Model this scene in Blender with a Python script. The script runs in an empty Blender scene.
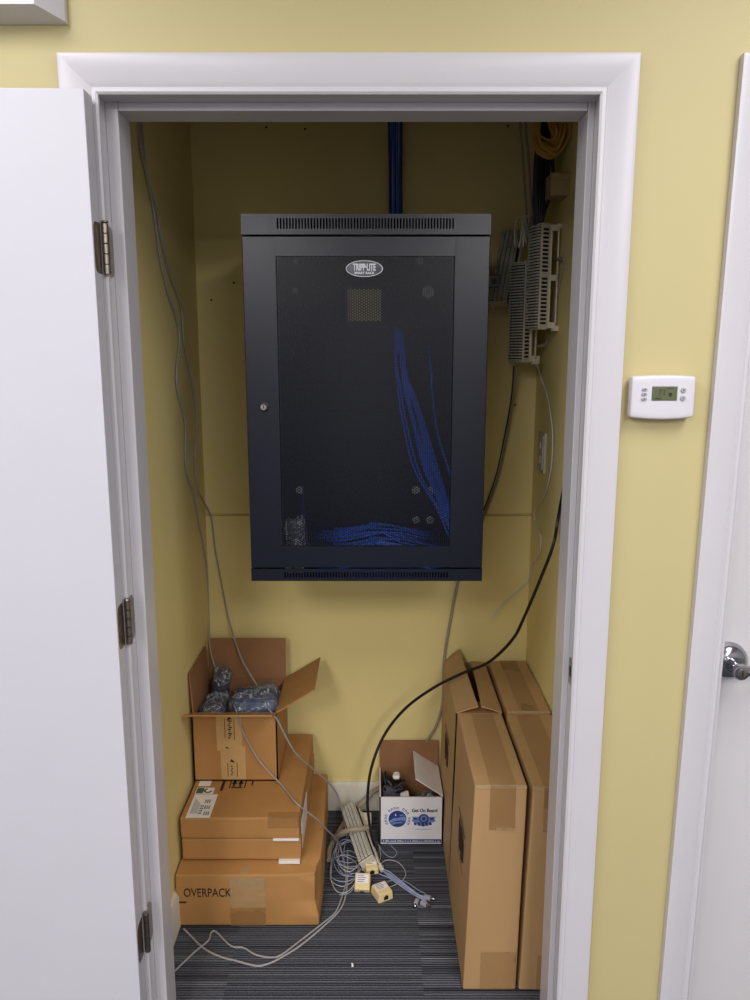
import bpy, bmesh, math, random
from mathutils import Vector, Matrix, noise
random.seed(7)
S = bpy.context.scene
COL = S.collection
PI = math.pi
R = math.radians

# ------------------------------------------------------------------ materials
def _nodes(name):
    m = bpy.data.materials.new(name); m.use_nodes = True
    nt = m.node_tree; b = nt.nodes['Principled BSDF']
    return m, nt, b

def lin(c):
    return tuple((x/12.92 if x <= .04045 else ((x+.055)/1.055)**2.4) for x in (v/255 for v in c))

def mat(name, rgb, rough=.5, metal=0., var=.06, scale=30., bump=0., bscale=200., alpha=1., spec=.5, stretch=(1, 1, 1), coat=0.):
    """procedural material: noise-varied colour and optional noise bump; rgb given as sRGB 0-255"""
    m, nt, b = _nodes(name); N = nt.nodes; L = nt.links
    tc = N.new('ShaderNodeTexCoord'); mp = N.new('ShaderNodeMapping'); mp.inputs['Scale'].default_value = stretch
    L.new(tc.outputs['Object'], mp.inputs['Vector'])
    nz = N.new('ShaderNodeTexNoise'); nz.inputs['Scale'].default_value = scale; nz.inputs['Detail'].default_value = 4
    L.new(mp.outputs['Vector'], nz.inputs['Vector'])
    rp = N.new('ShaderNodeValToRGB'); c = lin(rgb)
    rp.color_ramp.elements[0].position = .3; rp.color_ramp.elements[1].position = .7
    rp.color_ramp.elements[0].color = tuple(x*(1-var) for x in c)+(1,)
    rp.color_ramp.elements[1].color = tuple(min(1, x*(1+var)) for x in c)+(1,)
    L.new(nz.outputs['Fac'], rp.inputs['Fac']); L.new(rp.outputs['Color'], b.inputs['Base Color'])
    b.inputs['Roughness'].default_value = rough; b.inputs['Metallic'].default_value = metal
    b.inputs['Alpha'].default_value = alpha; b.inputs['Specular IOR Level'].default_value = spec
    b.inputs['Coat Weight'].default_value = coat
    if bump:
        n2 = N.new('ShaderNodeTexNoise'); n2.inputs['Scale'].default_value = bscale; n2.inputs['Detail'].default_value = 3
        L.new(mp.outputs['Vector'], n2.inputs['Vector'])
        bp = N.new('ShaderNodeBump'); bp.inputs['Strength'].default_value = bump; bp.inputs['Distance'].default_value = .002
        L.new(n2.outputs['Fac'], bp.inputs['Height']); L.new(bp.outputs['Normal'], b.inputs['Normal'])
    return m

def carpet_mat():
    m, nt, b = _nodes('charcoal_ribbed_carpet'); N = nt.nodes; L = nt.links
    tc = N.new('ShaderNodeTexCoord'); sp = N.new('ShaderNodeSeparateXYZ'); L.new(tc.outputs['Object'], sp.inputs[0])
    def math_(op, a, bb=None, c=None):
        n = N.new('ShaderNodeMath'); n.operation = op
        for i, v in enumerate((a, bb, c)):
            if v is None: continue
            if isinstance(v, (int, float)): n.inputs[i].default_value = v
            else: L.new(v, n.inputs[i])
        return n.outputs[0]
    # carpet tiles 0.5 m wide, each with its own sequence of ribs
    tile = math_('FLOOR', math_('DIVIDE', math_('ADD', sp.outputs['X'], 2.378), .5))
    cy = math_('MULTIPLY_ADD', tile, .137, sp.outputs['Y'])
    cv = N.new('ShaderNodeCombineXYZ'); L.new(cy, cv.inputs['Y']); L.new(math_('MULTIPLY', tile, 3.3), cv.inputs['X'])
    nz = N.new('ShaderNodeTexNoise'); nz.inputs['Scale'].default_value = 95; nz.inputs['Detail'].default_value = 3
    L.new(cv.outputs[0], nz.inputs['Vector'])
    rp = N.new('ShaderNodeValToRGB'); e = rp.color_ramp.elements
    e[0].position = .36; e[0].color = lin((62, 64, 71))+(1,)
    e[1].position = .56; e[1].color = lin((98, 100, 107))+(1,)
    x = e.new(.66); x.color = lin((116, 118, 124))+(1,)
    x = e.new(.73); x.color = lin((156, 158, 162))+(1,)
    L.new(nz.outputs['Fac'], rp.inputs['Fac'])
    # rib loops and yarn speckle
    wv = N.new('ShaderNodeTexWave'); wv.wave_type = 'BANDS'; wv.bands_direction = 'Y'; wv.inputs['Scale'].default_value = 40
    wv.inputs['Distortion'].default_value = .4; wv.inputs['Detail'].default_value = 1
    L.new(tc.outputs['Object'], wv.inputs['Vector'])
    sk = N.new('ShaderNodeTexNoise'); sk.inputs['Scale'].default_value = 420; L.new(tc.outputs['Object'], sk.inputs['Vector'])
    mx = N.new('ShaderNodeMixRGB'); mx.blend_type = 'MULTIPLY'; mx.inputs[0].default_value = .75
    L.new(rp.outputs['Color'], mx.inputs[1])
    r2 = N.new('ShaderNodeValToRGB'); r2.color_ramp.elements[0].position = .3; r2.color_ramp.elements[0].color = (.35, .35, .36, 1)
    r2.color_ramp.elements[1].position = .75; r2.color_ramp.elements[1].color = (1.3, 1.3, 1.3, 1)
    L.new(sk.outputs['Fac'], r2.inputs['Fac']); L.new(r2.outputs['Color'], mx.inputs[2])
    L.new(mx.outputs[0], b.inputs['Base Color'])
    b.inputs['Roughness'].default_value = .95; b.inputs['Specular IOR Level'].default_value = .15
    ad = math_('ADD', wv.outputs['Fac'], math_('MULTIPLY', sk.outputs['Fac'], .6))
    bp = N.new('ShaderNodeBump'); bp.inputs['Strength'].default_value = .8; bp.inputs['Distance'].default_value = .004
    L.new(ad, bp.inputs['Height']); L.new(bp.outputs['Normal'], b.inputs['Normal'])
    return m

def film_mat():
    m, nt, b = _nodes('clear_plastic_film'); N = nt.nodes; L = nt.links
    out = N['Material Output']
    tr = N.new('ShaderNodeBsdfTransparent'); tr.inputs['Color'].default_value = (.93, .95, .97, 1)
    b.inputs['Base Color'].default_value = (.75, .78, .82, 1); b.inputs['Roughness'].default_value = .12
    b.inputs['Specular IOR Level'].default_value = 1.
    tc = N.new('ShaderNodeTexCoord'); nz = N.new('ShaderNodeTexNoise'); nz.inputs['Scale'].default_value = 20; nz.inputs['Detail'].default_value = 2
    nz.inputs['Distortion'].default_value = 1.5
    L.new(tc.outputs['Object'], nz.inputs['Vector'])
    rp = N.new('ShaderNodeValToRGB'); e = rp.color_ramp.elements            # white glints painted into the film as thin pale noise bands
    e[0].position = .475; e[0].color = (.08, .08, .08, 1); e[1].position = .525; e[1].color = (.08, .08, .08, 1)
    x = e.new(.50); x.color = (.55, .55, .55, 1)
    L.new(nz.outputs['Fac'], rp.inputs['Fac'])
    lw = N.new('ShaderNodeLayerWeight'); lw.inputs['Blend'].default_value = .25
    ad = N.new('ShaderNodeMath'); ad.operation = 'MAXIMUM'; L.new(rp.outputs['Color'], ad.inputs[0]); L.new(lw.outputs['Fresnel'], ad.inputs[1])
    mx = N.new('ShaderNodeMixShader'); L.new(ad.outputs[0], mx.inputs['Fac']); L.new(tr.outputs[0], mx.inputs[1]); L.new(b.outputs[0], mx.inputs[2])
    L.new(mx.outputs[0], out.inputs['Surface'])
    return m

M = dict(
    wall=mat('yellow_wall_paint', (194, 181, 130), .55, var=.012, scale=3, bump=.05, bscale=250),
    roomwall=mat('pale_room_paint', (168, 166, 164), .8, var=.01, scale=3),
    closet=mat('yellow_plywood_paint', (232, 214, 144), .6, var=.03, scale=4, bump=.06, bscale=90, stretch=(1, 1, .25)),
    ceiling=mat('white_ceiling', (225, 224, 220), .9, var=.02, bump=.2, bscale=60),
    trim=mat('white_semi_gloss_trim', (203, 200, 203), .32, var=.01, scale=8),
    door=mat('white_door_paint', (203, 201, 207), .4, var=.01, scale=5),
    door2=mat('off_white_door_paint', (208, 205, 205), .4, var=.01, scale=5),
    base=mat('white_baseboard', (214, 208, 190), .45, var=.02),
    plastic=mat('white_plastic', (212, 209, 214), .35, var=.01),
    slate=mat('painted_gap_shade', (70, 66, 62), .6, var=.1),  # shade between the clip rows, put in as colour
    ivory=mat('ivory_plastic', (226, 218, 196), .45, var=.03),
    beige=mat('beige_plastic', (232, 208, 152), .45, var=.05),
    cream=mat('cream_block_plastic', (196, 188, 168), .5, var=.06, scale=60),
    clip=mat('pale_clip_rows', (196, 192, 176), .45, var=.12, scale=90),
    zinc=mat('pale_zinc_plate', (206, 204, 198), .45, metal=.2, var=.08, scale=60),
    steel=mat('brushed_steel', (150, 142, 128), .35, metal=1., var=.1, scale=60),
    nickel=mat('worn_nickel', (150, 138, 122), .35, metal=.95, var=.25, scale=80),
    chrome=mat('polished_chrome', (170, 170, 176), .16, metal=1., var=.02),
    dark=mat('dark_recess', (10, 10, 12), .8, var=.02),
    black=mat('black_powder_coat', (19, 23, 36), .28, var=.05, spec=.38, scale=400, bump=.06, bscale=900),
    blackin=mat('black_inner_steel', (16, 18, 26), .5, var=.05),
    carton=mat('brown_cardboard', (176, 128, 72), .7, var=.06, scale=12, bump=.05, bscale=120, stretch=(1, 1, .2)),
    carton2=mat('tan_cardboard', (178, 142, 96), .62, var=.05, scale=10, bump=.06, bscale=100, stretch=(1, 1, .2)),
    inner=mat('plain_cardboard_inside', (150, 106, 68), .8, var=.06, scale=14, bump=.05, bscale=150),
    whitecard=mat('white_card', (236, 234, 233), .6, var=.02),
    paper=mat('white_label_paper', (232, 228, 222), .6, var=.02),
    kraft=mat('kraft_label_paper', (198, 160, 104), .6, var=.05),
    tape=mat('clear_brown_tape', (160, 120, 74), .2, var=.06, scale=25, alpha=.24, bump=.15, bscale=60),
    shinytape=mat('wrinkled_clear_tape', (205, 180, 136), .2, var=.12, scale=120, alpha=.35, bump=.6, bscale=140),
    ink=mat('black_print', (40, 28, 20), .7, var=.05),
    grayink=mat('grey_print', (130, 128, 128), .7, var=.05),
    greenink=mat('green_print', (60, 96, 66), .7, var=.1),
    blueink=mat('navy_print', (40, 62, 128), .6, var=.1, scale=120),
    paleblue=mat('pale_blue_print', (122, 142, 190), .6, var=.12, scale=120),
    greycable=mat('grey_cable_jacket', (158, 153, 151), .5, var=.05),
    tancable=mat('tan_cable_jacket', (158, 146, 124), .55, var=.06),
    whitecable=mat('white_cable_jacket', (206, 202, 190), .5, var=.04),
    blackcable=mat('black_coax_jacket', (14, 14, 15), .4, var=.05),
    bluecable=mat('blue_cable_jacket', (54, 112, 235), .42, var=.1),
    darkblue=mat('dark_blue_cable_jacket', (44, 56, 110), .5, var=.1),
    navy=mat('slate_cable_jacket', (62, 66, 92), .5, var=.1),
    yellowcable=mat('yellow_cable_jacket', (205, 158, 62), .5, var=.1),
    palewire=mat('pale_blue_wire', (164, 172, 200), .45, var=.15),
    wood=mat('bare_wood_block', (168, 146, 102), .7, var=.15, scale=20, stretch=(1, 1, 8)),
    bagged=mat('slate_blue_device', (66, 80, 108), .5, var=.15, scale=20),
    film=film_mat(),
    darkfilm=mat('antistatic_film', (74, 72, 86), .15, var=.35, scale=60, bump=.9, bscale=50),
    lcd=mat('green_grey_display', (92, 98, 68), .25, var=.05),
    lcdink=mat('display_segments', (34, 40, 24), .4, var=.02),
    button=mat('grey_rubber_button', (168, 166, 172), .5, var=.03),
    red=mat('red_plastic', (190, 44, 66), .45, var=.08),
    badge=mat('dark_badge', (70, 72, 80), .35, metal=.2, var=.05),
    badgetext=mat('silver_lettering', (226, 226, 228), .4, var=.02),
    carpet=carpet_mat(),
)

# ------------------------------------------------------------------ mesh building
def frame(o, ux, uy):
    ux = Vector(ux).normalized(); uy = Vector(uy); uy = (uy-ux*uy.dot(ux)).normalized(); uz = ux.cross(uy)
    return Matrix(((ux.x, uy.x, uz.x, o[0]), (ux.y, uy.y, uz.y, o[1]), (ux.z, uy.z, uz.z, o[2]), (0, 0, 0, 1)))
FRONT = lambda o: frame(o, (1, 0, 0), (0, 0, 1))          # local z points to -y (towards the room)
TOP = lambda o: frame(o, (1, 0, 0), (0, 1, 0))
LEFT = lambda o: frame(o, (0, -1, 0), (0, 0, 1))          # local z points to -x

def catmull(pts, n=8):
    P = [Vector(p) for p in pts]
    P = [P[0]*2-P[1]]+P+[P[-1]*2-P[-2]]
    out = []
    for i in range(1, len(P)-2):
        a, b, c, d = P[i-1:i+3]
        for k in range(n):
            t = k/n
            out.append(.5*((2*b)+(c-a)*t+(2*a-5*b+4*c-d)*t*t+(3*b-a-3*c+d)*t**3))
    out.append(P[-2]); return out

class MB:
    def __init__(s): s.v = []; s.f = []; s.m = []; s.rounded = False
    def add(s, vs, fs, mi=0, T=None):
        k = len(s.v)
        s.v += [(T @ Vector(p)) if T is not None else Vector(p) for p in vs]
        s.f += [tuple(i+k for i in f) for f in fs]; s.m += [mi]*len(fs); return s
    def box(s, x0, x1, y0, y1, z0, z1, mi=0, T=None):
        vs = [(x, y, z) for z in (z0, z1) for y in (y0, y1) for x in (x0, x1)]
        return s.add(vs, [(0, 2, 3, 1), (4, 5, 7, 6), (0, 1, 5, 4), (2, 6, 7, 3), (0, 4, 6, 2), (1, 3, 7, 5)], mi, T)
    def rbox(s, x0, x1, y0, y1, z0, z1, r=.004, n=0, fn=None, mi=0, T=None):
        s.rounded = True
        lo = (x0, y0, z0); hi = (x1, y1, z1)
        r = min(r, *(.49*(hi[i]-lo[i]) for i in range(3)))
        ax = []
        for i in range(3):
            a, b = lo[i], hi[i]
            ax.append([a, a+.3*r, a+r]+[a+r+(b-a-2*r)*k/(n+1) for k in range(1, n+1)]+[b-r, b-.3*r, b])
        idx = {}; vs = []; fs = []
        def V(p):
            key = tuple(round(c, 6) for c in p)
            if key not in idx:
                inner = Vector(min(max(p[i], lo[i]+r), hi[i]-r) for i in range(3))
                d = Vector(p)-inner
                q = inner+d.normalized()*r
                if fn: q = Vector(fn(q))
                idx[key] = len(vs); vs.append(q)
            return idx[key]
        for i in range(3):
            j, k = (i+1) % 3, (i+2) % 3
            for side in (0, 1):
                c = hi[i] if side else lo[i]
                for a in range(len(ax[j])-1):
                    for b in range(len(ax[k])-1):
                        q = []
                        for da, db in ((0, 0), (1, 0), (1, 1), (0, 1)):
                            p = [0, 0, 0]; p[i] = c; p[j] = ax[j][a+da]; p[k] = ax[k][b+db]; q.append(V(p))
                        fs.append(tuple(q if side else q[::-1]))
        return s.add(vs, fs, mi, T)
    def slab(s, p, a, b, t, mi=0):
        p, a, b = Vector(p), Vector(a), Vector(b); n = a.cross(b).normalized()*t
        vs = [p, p+a, p+b, p+a+b]; vs += [q+n for q in vs]
        return s.add(vs, [(0, 2, 3, 1), (4, 5, 7, 6), (0, 1, 5, 4), (2, 6, 7, 3), (0, 4, 6, 2), (1, 3, 7, 5)], mi)
    def tube(s, pts, r, seg=8, n=8, smooth=True, mi=0, T=None):
        P = catmull(pts, n) if smooth and len(pts) > 2 else [Vector(p) for p in pts]
        P = [p for i, p in enumerate(P) if i == 0 or (p-P[i-1]).length > 1e-6]
        t0 = (P[1]-P[0]).normalized(); u = t0.orthogonal().normalized(); vs = []; fs = []
        for i, p in enumerate(P):
            t = (P[min(i+1, len(P)-1)]-P[max(i-1, 0)]).normalized()
            u = (u-t*u.dot(t)).normalized(); w = t.cross(u)
            rr = r(i/(len(P)-1)) if callable(r) else r
            for k in range(seg):
                a = 2*PI*k/seg; vs.append(p+u*math.cos(a)*rr+w*math.sin(a)*rr)
        for i in range(len(P)-1):
            for k in range(seg):
                a, b = i*seg+k, i*seg+(k+1) % seg
                fs.append((a, b, b+seg, a+seg))
        fs.append(tuple(range(seg))[::-1]); fs.append(tuple((len(P)-1)*seg+k for k in range(seg)))
        return s.add(vs, fs, mi, T)
    def prism(s, poly, z0, z1, mi=0, T=None):
        n = len(poly); vs = [(x, y, z0) for x, y in poly]+[(x, y, z1) for x, y in poly]
        fs = [tuple(range(n))[::-1], tuple(range(n, 2*n))]+[(i, (i+1) % n, (i+1) % n+n, i+n) for i in range(n)]
        return s.add(vs, fs, mi, T)
    def lathe(s, prof, seg=32, mi=0, T=None, sx=1., sy=1.):
        vs = []; fs = []; n = len(prof)
        for i, (r, z) in enumerate(prof):
            for k in range(seg):
                a = 2*PI*k/seg; vs.append((r*math.cos(a)*sx, r*math.sin(a)*sy, z))
        for i in range(n-1):
            for k in range(seg):
                a, b = i*seg+k, i*seg+(k+1) % seg; fs.append((a, b, b+seg, a+seg))
        fs.append(tuple(range(seg))[::-1]); fs.append(tuple((n-1)*seg+k for k in range(seg)))
        return s.add(vs, fs, mi, T)
    def plate(s, u0, u1, v0, v1, T, t=.0006, mi=0): return s.box(u0, u1, v0, v1, 0, t, mi, T)
    def text(s, txt, width, T, t=.0005, mi=0, height=None, center=True):
        cu = bpy.data.curves.new('lettering', 'FONT'); cu.body = txt; cu.extrude = .01; cu.resolution_u = 3
        o = bpy.data.objects.new('lettering', cu); COL.objects.link(o)
        dg = bpy.context.evaluated_depsgraph_get(); me = bpy.data.meshes.new_from_object(o.evaluated_get(dg))
        xs = [v.co.x for v in me.vertices]; ys = [v.co.y for v in me.vertices]
        k = width/(max(xs)-min(xs)); ky = k if height is None else height/(max(ys)-min(ys))
        cx = (max(xs)+min(xs))/2 if center else min(xs); cyy = (max(ys)+min(ys))/2 if center else min(ys)
        vs = [((v.co.x-cx)*k, (v.co.y-cyy)*ky, (v.co.z+.01)/.02*t) for v in me.vertices]
        s.add(vs, [tuple(p.vertices) for p in me.polygons], mi, T)
        bpy.data.objects.remove(o); bpy.data.curves.remove(cu); bpy.data.meshes.remove(me); return s
    def build(s, name, mats, parent=None, local=False, angle=35, label=None, stuff=False, wn=None):
        if not isinstance(mats, (list, tuple)): mats = [mats]
        if wn is None: wn = s.rounded
        off = Vector((0, 0, 0))
        if parent is not None and not local:
            q = parent
            while q is not None: off += q.location; q = q.parent
        me = bpy.data.meshes.new(name)
        me.from_pydata([tuple(v-off) for v in s.v], [], s.f)
        for m in mats: me.materials.append(m)
        me.polygons.foreach_set('material_index', s.m)
        bm = bmesh.new(); bm.from_mesh(me); bmesh.ops.recalc_face_normals(bm, faces=bm.faces); bm.to_mesh(me); bm.free()
        me.shade_smooth(); me.set_sharp_from_angle(angle=R(angle)); me.update()
        o = bpy.data.objects.new(name, me); COL.objects.link(o)
        if parent is not None: o.parent = parent
        if wn:
            md = o.modifiers.new('weighted_normal', 'WEIGHTED_NORMAL'); md.keep_sharp = True
        if label: o['label'] = label
        if stuff: o['kind'] = 'stuff'
        return o

def tag(o, label, cat, group=None):
    o['label'] = label; o['category'] = cat
    if group: o['group'] = group
    return o
def thing(name, loc, label, cat, group=None):
    o = bpy.data.objects.new(name, None); COL.objects.link(o); o.location = loc; o.empty_display_size = .05
    return tag(o, label, cat, group)
def struct(o): o['kind'] = 'structure'; return o
def origin_to(o, p):
    """put a single-mesh thing's origin at p without moving it"""
    d = Vector(p)-o.location; o.data.transform(Matrix.Translation(-d)); o.location = Vector(p); return o

# ------------------------------------------------------------------ room shell
XL, XR, YB, YF = -.558, .515, 1.0, .115      # closet inside
OX0, OX1, OZ = -.512, .418, 2.045            # rough opening of the closet
DX0, DX1 = .712, 1.63                        # opening of the second door
RW, RB, CH = 2.3, -7.0, 2.6                  # room half width, rear, ceiling height

struct(MB().box(-RW-.1, RW+.1, RB-.1, YB+.15, -.1, 0).build('floor', M['carpet']))
struct(MB().box(-RW-.1, RW+.1, RB-.1, YB+.15, CH, CH+.1).build('ceiling', M['ceiling']))
wf = MB()
wf.box(-RW, OX0, 0, YF, 0, CH).box(OX1, DX0-.020, 0, YF, 0, CH).box(DX1+.020, RW, 0, YF, 0, CH)
wf.box(OX0, OX1, 0, YF, OZ, CH).box(DX0-.020, DX1+.020, 0, YF, OZ, CH)
struct(wf.build('wall_front', M['wall']))
struct(MB().box(-RW-.1, -RW, RB, YF, 0, CH).build('wall_room_left', M['roomwall']))
struct(MB().box(RW, RW+.1, RB, YF, 0, CH).build('wall_room_right', M['roomwall']))
struct(MB().box(-RW-.1, RW+.1, RB-.1, RB, 0, CH).build('wall_rear', M['roomwall']))
# closet: side walls and a rear wall of two painted plywood sheets with a joint between
struct(MB().box(XL-.08, XL, YF, YB+.1, 0, CH).build('wall_left', M['closet']))
struct(MB().box(XR, XR+.08, YF, YB+.1, 0, CH).build('wall_right', M['closet']))
wb = MB(); wb.rbox(XL, XR, YB, YB+.018, 0, 1.056, .002).rbox(XL, XR, YB, YB+.018, 1.063, CH, .002).box(XL, XR, YB+.012, YB+.1, 0, CH)
wall_b = struct(wb.build('wall_back', M['closet']))
for hx_, hz_, hr_ in ((-0.440, 1.797, .0035), (0.449, 1.418, .0035), (-0.328, 2.251, .0035), (-0.211, 2.246, .0035), (0.401, 2.254, .0035), (-0.513, 1.745, .0035)):
    MB().lathe([(hr_, 0), (hr_*.6, .0006), (hr_*.2, .0008)], 10, 0, FRONT((hx_, YB, hz_))).build('nail_hole', M['dark'], wall_b)
def baseboard(name, p, along, h=.105, t=.013, m='base'):
    p = Vector(p); a = Vector(along); n = a.normalized().cross(Vector((0, 0, 1)))
    prof = [(0, 0), (t, 0), (t, h-.012), (t*.5, h), (0, h)]
    v0 = [p+n*u+Vector((0, 0, z)) for u, z in prof]; v1 = [q+a for q in v0]; k = len(prof)
    struct(MB().add(v0+v1, [tuple(range(k)), tuple(range(k, 2*k))]+[(i, (i+1) % k, (i+1) % k+k, i+k) for i in range(k)]).build(name, M[m]))
baseboard('baseboard_back', (XL, YB, 0), (XR-XL, 0, 0))
baseboard('baseboard_left', (XL, YF+.01, 0), (0, YB-YF-.03, 0))
baseboard('baseboard_right', (XR, YB-.016, 0), (0, -.01-(.985-YF-.02)+.02, 0), t=.002)

# casing with mitred corners; profile (distance outwards from the opening edge, height off the wall)
def casing(name, x0, x1, zt, w=.066):
    prof = [(.0, 0), (.0, .008), (.004, .011), (.010, .011), (.012, .009), (.020, .0125), (.045, .0165), (w-.006, .018), (w, .0165), (w, 0)]
    mb = MB(); k = len(prof)
    rings = []
    for (cx, cz, sx, sz) in ((x0, 0, -1, 0), (x0, zt, -1, 1), (x1, zt, 1, 1), (x1, 0, 1, 0)):
        rings.append([(cx+sx*u, -d, cz+sz*u) for u, d in prof])
    for a, b in zip(rings[:-1], rings[1:]):
        mb.add(a+b, [(i, (i+1) % k, (i+1) % k+k, i+k) for i in range(k)]+[tuple(range(k)), tuple(range(k, 2*k))])
    return struct(mb.build(name, M['trim'], angle=25, wn=True))
casing('trim_1', -.497, .404, 2.033)
# jamb and stop of the closet door
jm = MB()
jm.box(OX0, -.503, -.002, YF+.004, 0, 2.04).box(.410, OX1, -.002, YF+.004, 0, 2.04).box(OX0, OX1, -.002, YF+.004, 2.036, OZ)
jm.rbox(-.503, -.479, .045, YF+.003, 0, 2.036, .002).rbox(.397, .410, .045, YF+.003, 0, 2.036, .002).rbox(-.4788, .3968, .0455, YF+.0025, 2.021, 2.036, .002)
struct(jm.build('trim_2', M['trim']))
casing('trim_3', DX0-.004, DX1+.004, 2.033)
j3 = MB(); j3.box(DX0-.006, DX0+.004, -.001, YF, 0, 2.04).box(DX1-.004, DX1+.006, -.001, YF, 0, 2.04).box(DX0, DX1, -.001, YF, 2.036, OZ)
struct(j3.build('trim_4', M['trim']))

# strike plate on the right jamb
sp = MB(); T = frame((.4095, .021, .924), (0, 1, 0), (0, 0, 1))
poly = [(-.0165, -.02), (-.010, -.028), (.010, -.028), (.014, -.024), (.014, .024), (.010, .028), (-.010, .028), (-.0165, .02), (-.023, .012), (-.023, -.012)]
sp.prism(poly, -.0016, 0, 0, T).prism([(-.004, -.011), (.008, -.011), (.008, .011), (-.004, .011)], -.0021, -.0015, 1, T)
tag(origin_to(sp.build('strike_plate', [M['steel'], M['dark']]), (.4095, .021, .924)), 'small metal strike plate set in the right jamb of the closet', 'strike plate')

# ------------------------------------------------------------------ open closet door, folded back against the wall
door = bpy.data.objects.new('door_1', None); COL.objects.link(door); door.location = (-.5035, -.020, 0); struct(door)
door.rotation_euler = (0, 0, R(1.2))
MB().rbox(-.905, 0, -.044, 0, .012, 2.026, .0025).build('door_slab', M['door'], door, local=True)
for hz in (1.765, 1.044, .337):
    h = MB()
    def leaf(T, mi=0):
        w, hh, r = .037, .045, .013
        p = [(0, -hh), (w-r, -hh), (w-.3*r, -hh+.3*r), (w, -hh+r), (w, hh-r), (w-.3*r, hh-.3*r), (w-r, hh), (0, hh)]
        h.prism(p, 0, .0022, mi, T)
        for zz in (-.031, -.011, .011, .031):
            uu = .022 if abs(zz) > .02 else .012
            h.lathe([(.0038, .0022), (.0035, .0030), (.0012, .0032)], 12, 1, T @ Matrix.Translation((uu, zz, 0)))
    leaf(frame((.0002, -.002, hz), (0, -1, 0), (0, 0, 1)))        # on the door edge
    hb = h.build('hinge', [M['nickel'], M['steel']], door, local=True)
    kn = MB()
    for i in range(5):
        z0 = hz-.045+i*.0182
        kn.lathe([(.0045, z0), (.0062, z0+.001), (.0062, z0+.0172), (.0045, z0+.0180)], 16, 0, Matrix.Translation((.0075, .004, 0)))
    kn.lathe([(.003, hz+.046), (.0068, hz+.047), (.0058, hz+.0505), (.001, hz+.0515)], 16, 0, Matrix.Translation((.0075, .004, 0)))
    kn.build('hinge_knuckle', M['steel'], hb, local=True)
    jl = MB(); w, hh = .034, .045
    # jamb leaf stays in the plane of the jamb
    jl.prism([(0, -hh), (w-.008, -hh), (w, -hh+.01), (w, hh-.01), (w-.008, hh), (0, hh)], 0, .002, 0, frame((.0032, .019, hz), (.03, 1, 0), (0, 0, 1)))
    jl.build('jamb_leaf', M['steel'], hb, local=True)

# ------------------------------------------------------------------ second door at the right with lever lock
d2 = bpy.data.objects.new('door_2', None); COL.objects.link(d2); d2.location = (DX0+.007, .060, 0); struct(d2)
MB().rbox(DX0+.006, DX1-.006, .060, .104, .010, 2.032, .002).build('door_slab', M['door2'], d2)
hc = Vector((.752, .060, .936)); T = FRONT(hc)
dh = MB().lathe([(.0405, 0), (.0415, .004), (.040, .012), (.035, .021), (.026, .027), (.018, .029)], 48, 0, T).build('door_handle', M['chrome'], d2)
hs = MB()
hs.lathe([(.0155, .024), (.0145, .045), (.0140, .054), (.0165, .060), (.0168, .070), (.0150, .073), (.0120, .0735)], 32, 0, T)
hs.tube([hc+Vector((.008, -.062, 0)), hc+Vector((.035, -.064, 0)), hc+Vector((.075, -.062, -.002)), hc+Vector((.115, -.052, -.004))], lambda t: .0115-.003*t, 16, 8)
hs.build('lever', M['chrome'], dh)
kh = MB().lathe([(.0095, .0735), (.0095, .0745), (.008, .0748)], 24, 0, T).box(-.0012, .0012, -.006, .006, .0745, .0752, 1, T)
kh.build('key_cylinder', [M['steel'], M['dark']], dh)

PV = Vector((.645, 0, 1.13)); RT = Matrix.Translation(PV) @ Matrix.Rotation(R(.65), 4, 'Y') @ Matrix.Translation(-PV)
for nm in ('trim_3', 'trim_4', 'door_2'):
    ob = bpy.data.objects[nm]; mw = RT @ Matrix.Translation(ob.location); ob.location = mw.to_translation(); ob.rotation_euler = mw.to_euler()
# ------------------------------------------------------------------ thermostat
tx, tz = .5455, 1.4945
th = thing('thermostat', (tx, 0, tz), 'white wall thermostat with small green display between the two doorways', 'thermostat')
T = FRONT((tx, 0, tz))
def bow(p):          # gently bowed top and bottom edges
    x, y, z = p; k = 1-((x-tx)/.0615)**2
    return (x, y-(.003*k if y < -.02 else 0), z+(.0025*k if z > tz else -.004*k if z < tz-.02 else 0))
MB().rbox(tx-.0610, tx+.0610, -.028, -.006, tz-.038, tz+.039, .006, 8, bow).build('cover', M['plastic'], th)
MB().rbox(tx-.054, tx+.054, -.008, .001, tz-.036, tz+.034, .003).build('back_plate', M['plastic'], th)
MB().rbox(-.023, .025, -.006, .021, .029, .0325, .002, 0, None, 0, T).build('display', M['lcd'], th)
ld = MB()
for i, ch in enumerate(('7', '2')):
    ld.text(ch, .0045, T @ Matrix.Translation((-.008+i*.0075, .010, .0325)), .0003, height=.010)
ld.rbox(.0085, .0145, .002, .009, .0325, .033, .0003, 0, None, 0, T)
ld.plate(-.018, -.006, -.003, -.001, T @ Matrix.Translation((0, 0, .0325)), .0003).plate(.004, .016, .0165, .0175, T @ Matrix.Translation((0, 0, .0325)), .0003)
ld.build('display_digits', M['lcdink'], th)
for (bx, bz) in ((-.037, .015), (-.037, .006), (-.037, -.003), (.036, .014), (.036, -.001)):
    bt = MB().lathe([(.0052, .029), (.0052, .0322), (.0042, .0330)], 20, 0, T @ Matrix.Translation((bx, bz, 0)), 1, .6 if bx < 0 else .9).build('button', M['button'], th)
    mk = MB(); TT = T @ Matrix.Translation((bx, bz, .0330))
    mk.prism([(-.002, -.001), (.002, -.001), (0, .0018)] if bz > .008 else [(-.002, .001), (.002, .001), (0, -.0018)], 0, .0003, 0, TT)
    mk.build('button_mark', M['ink'], bt)
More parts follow.
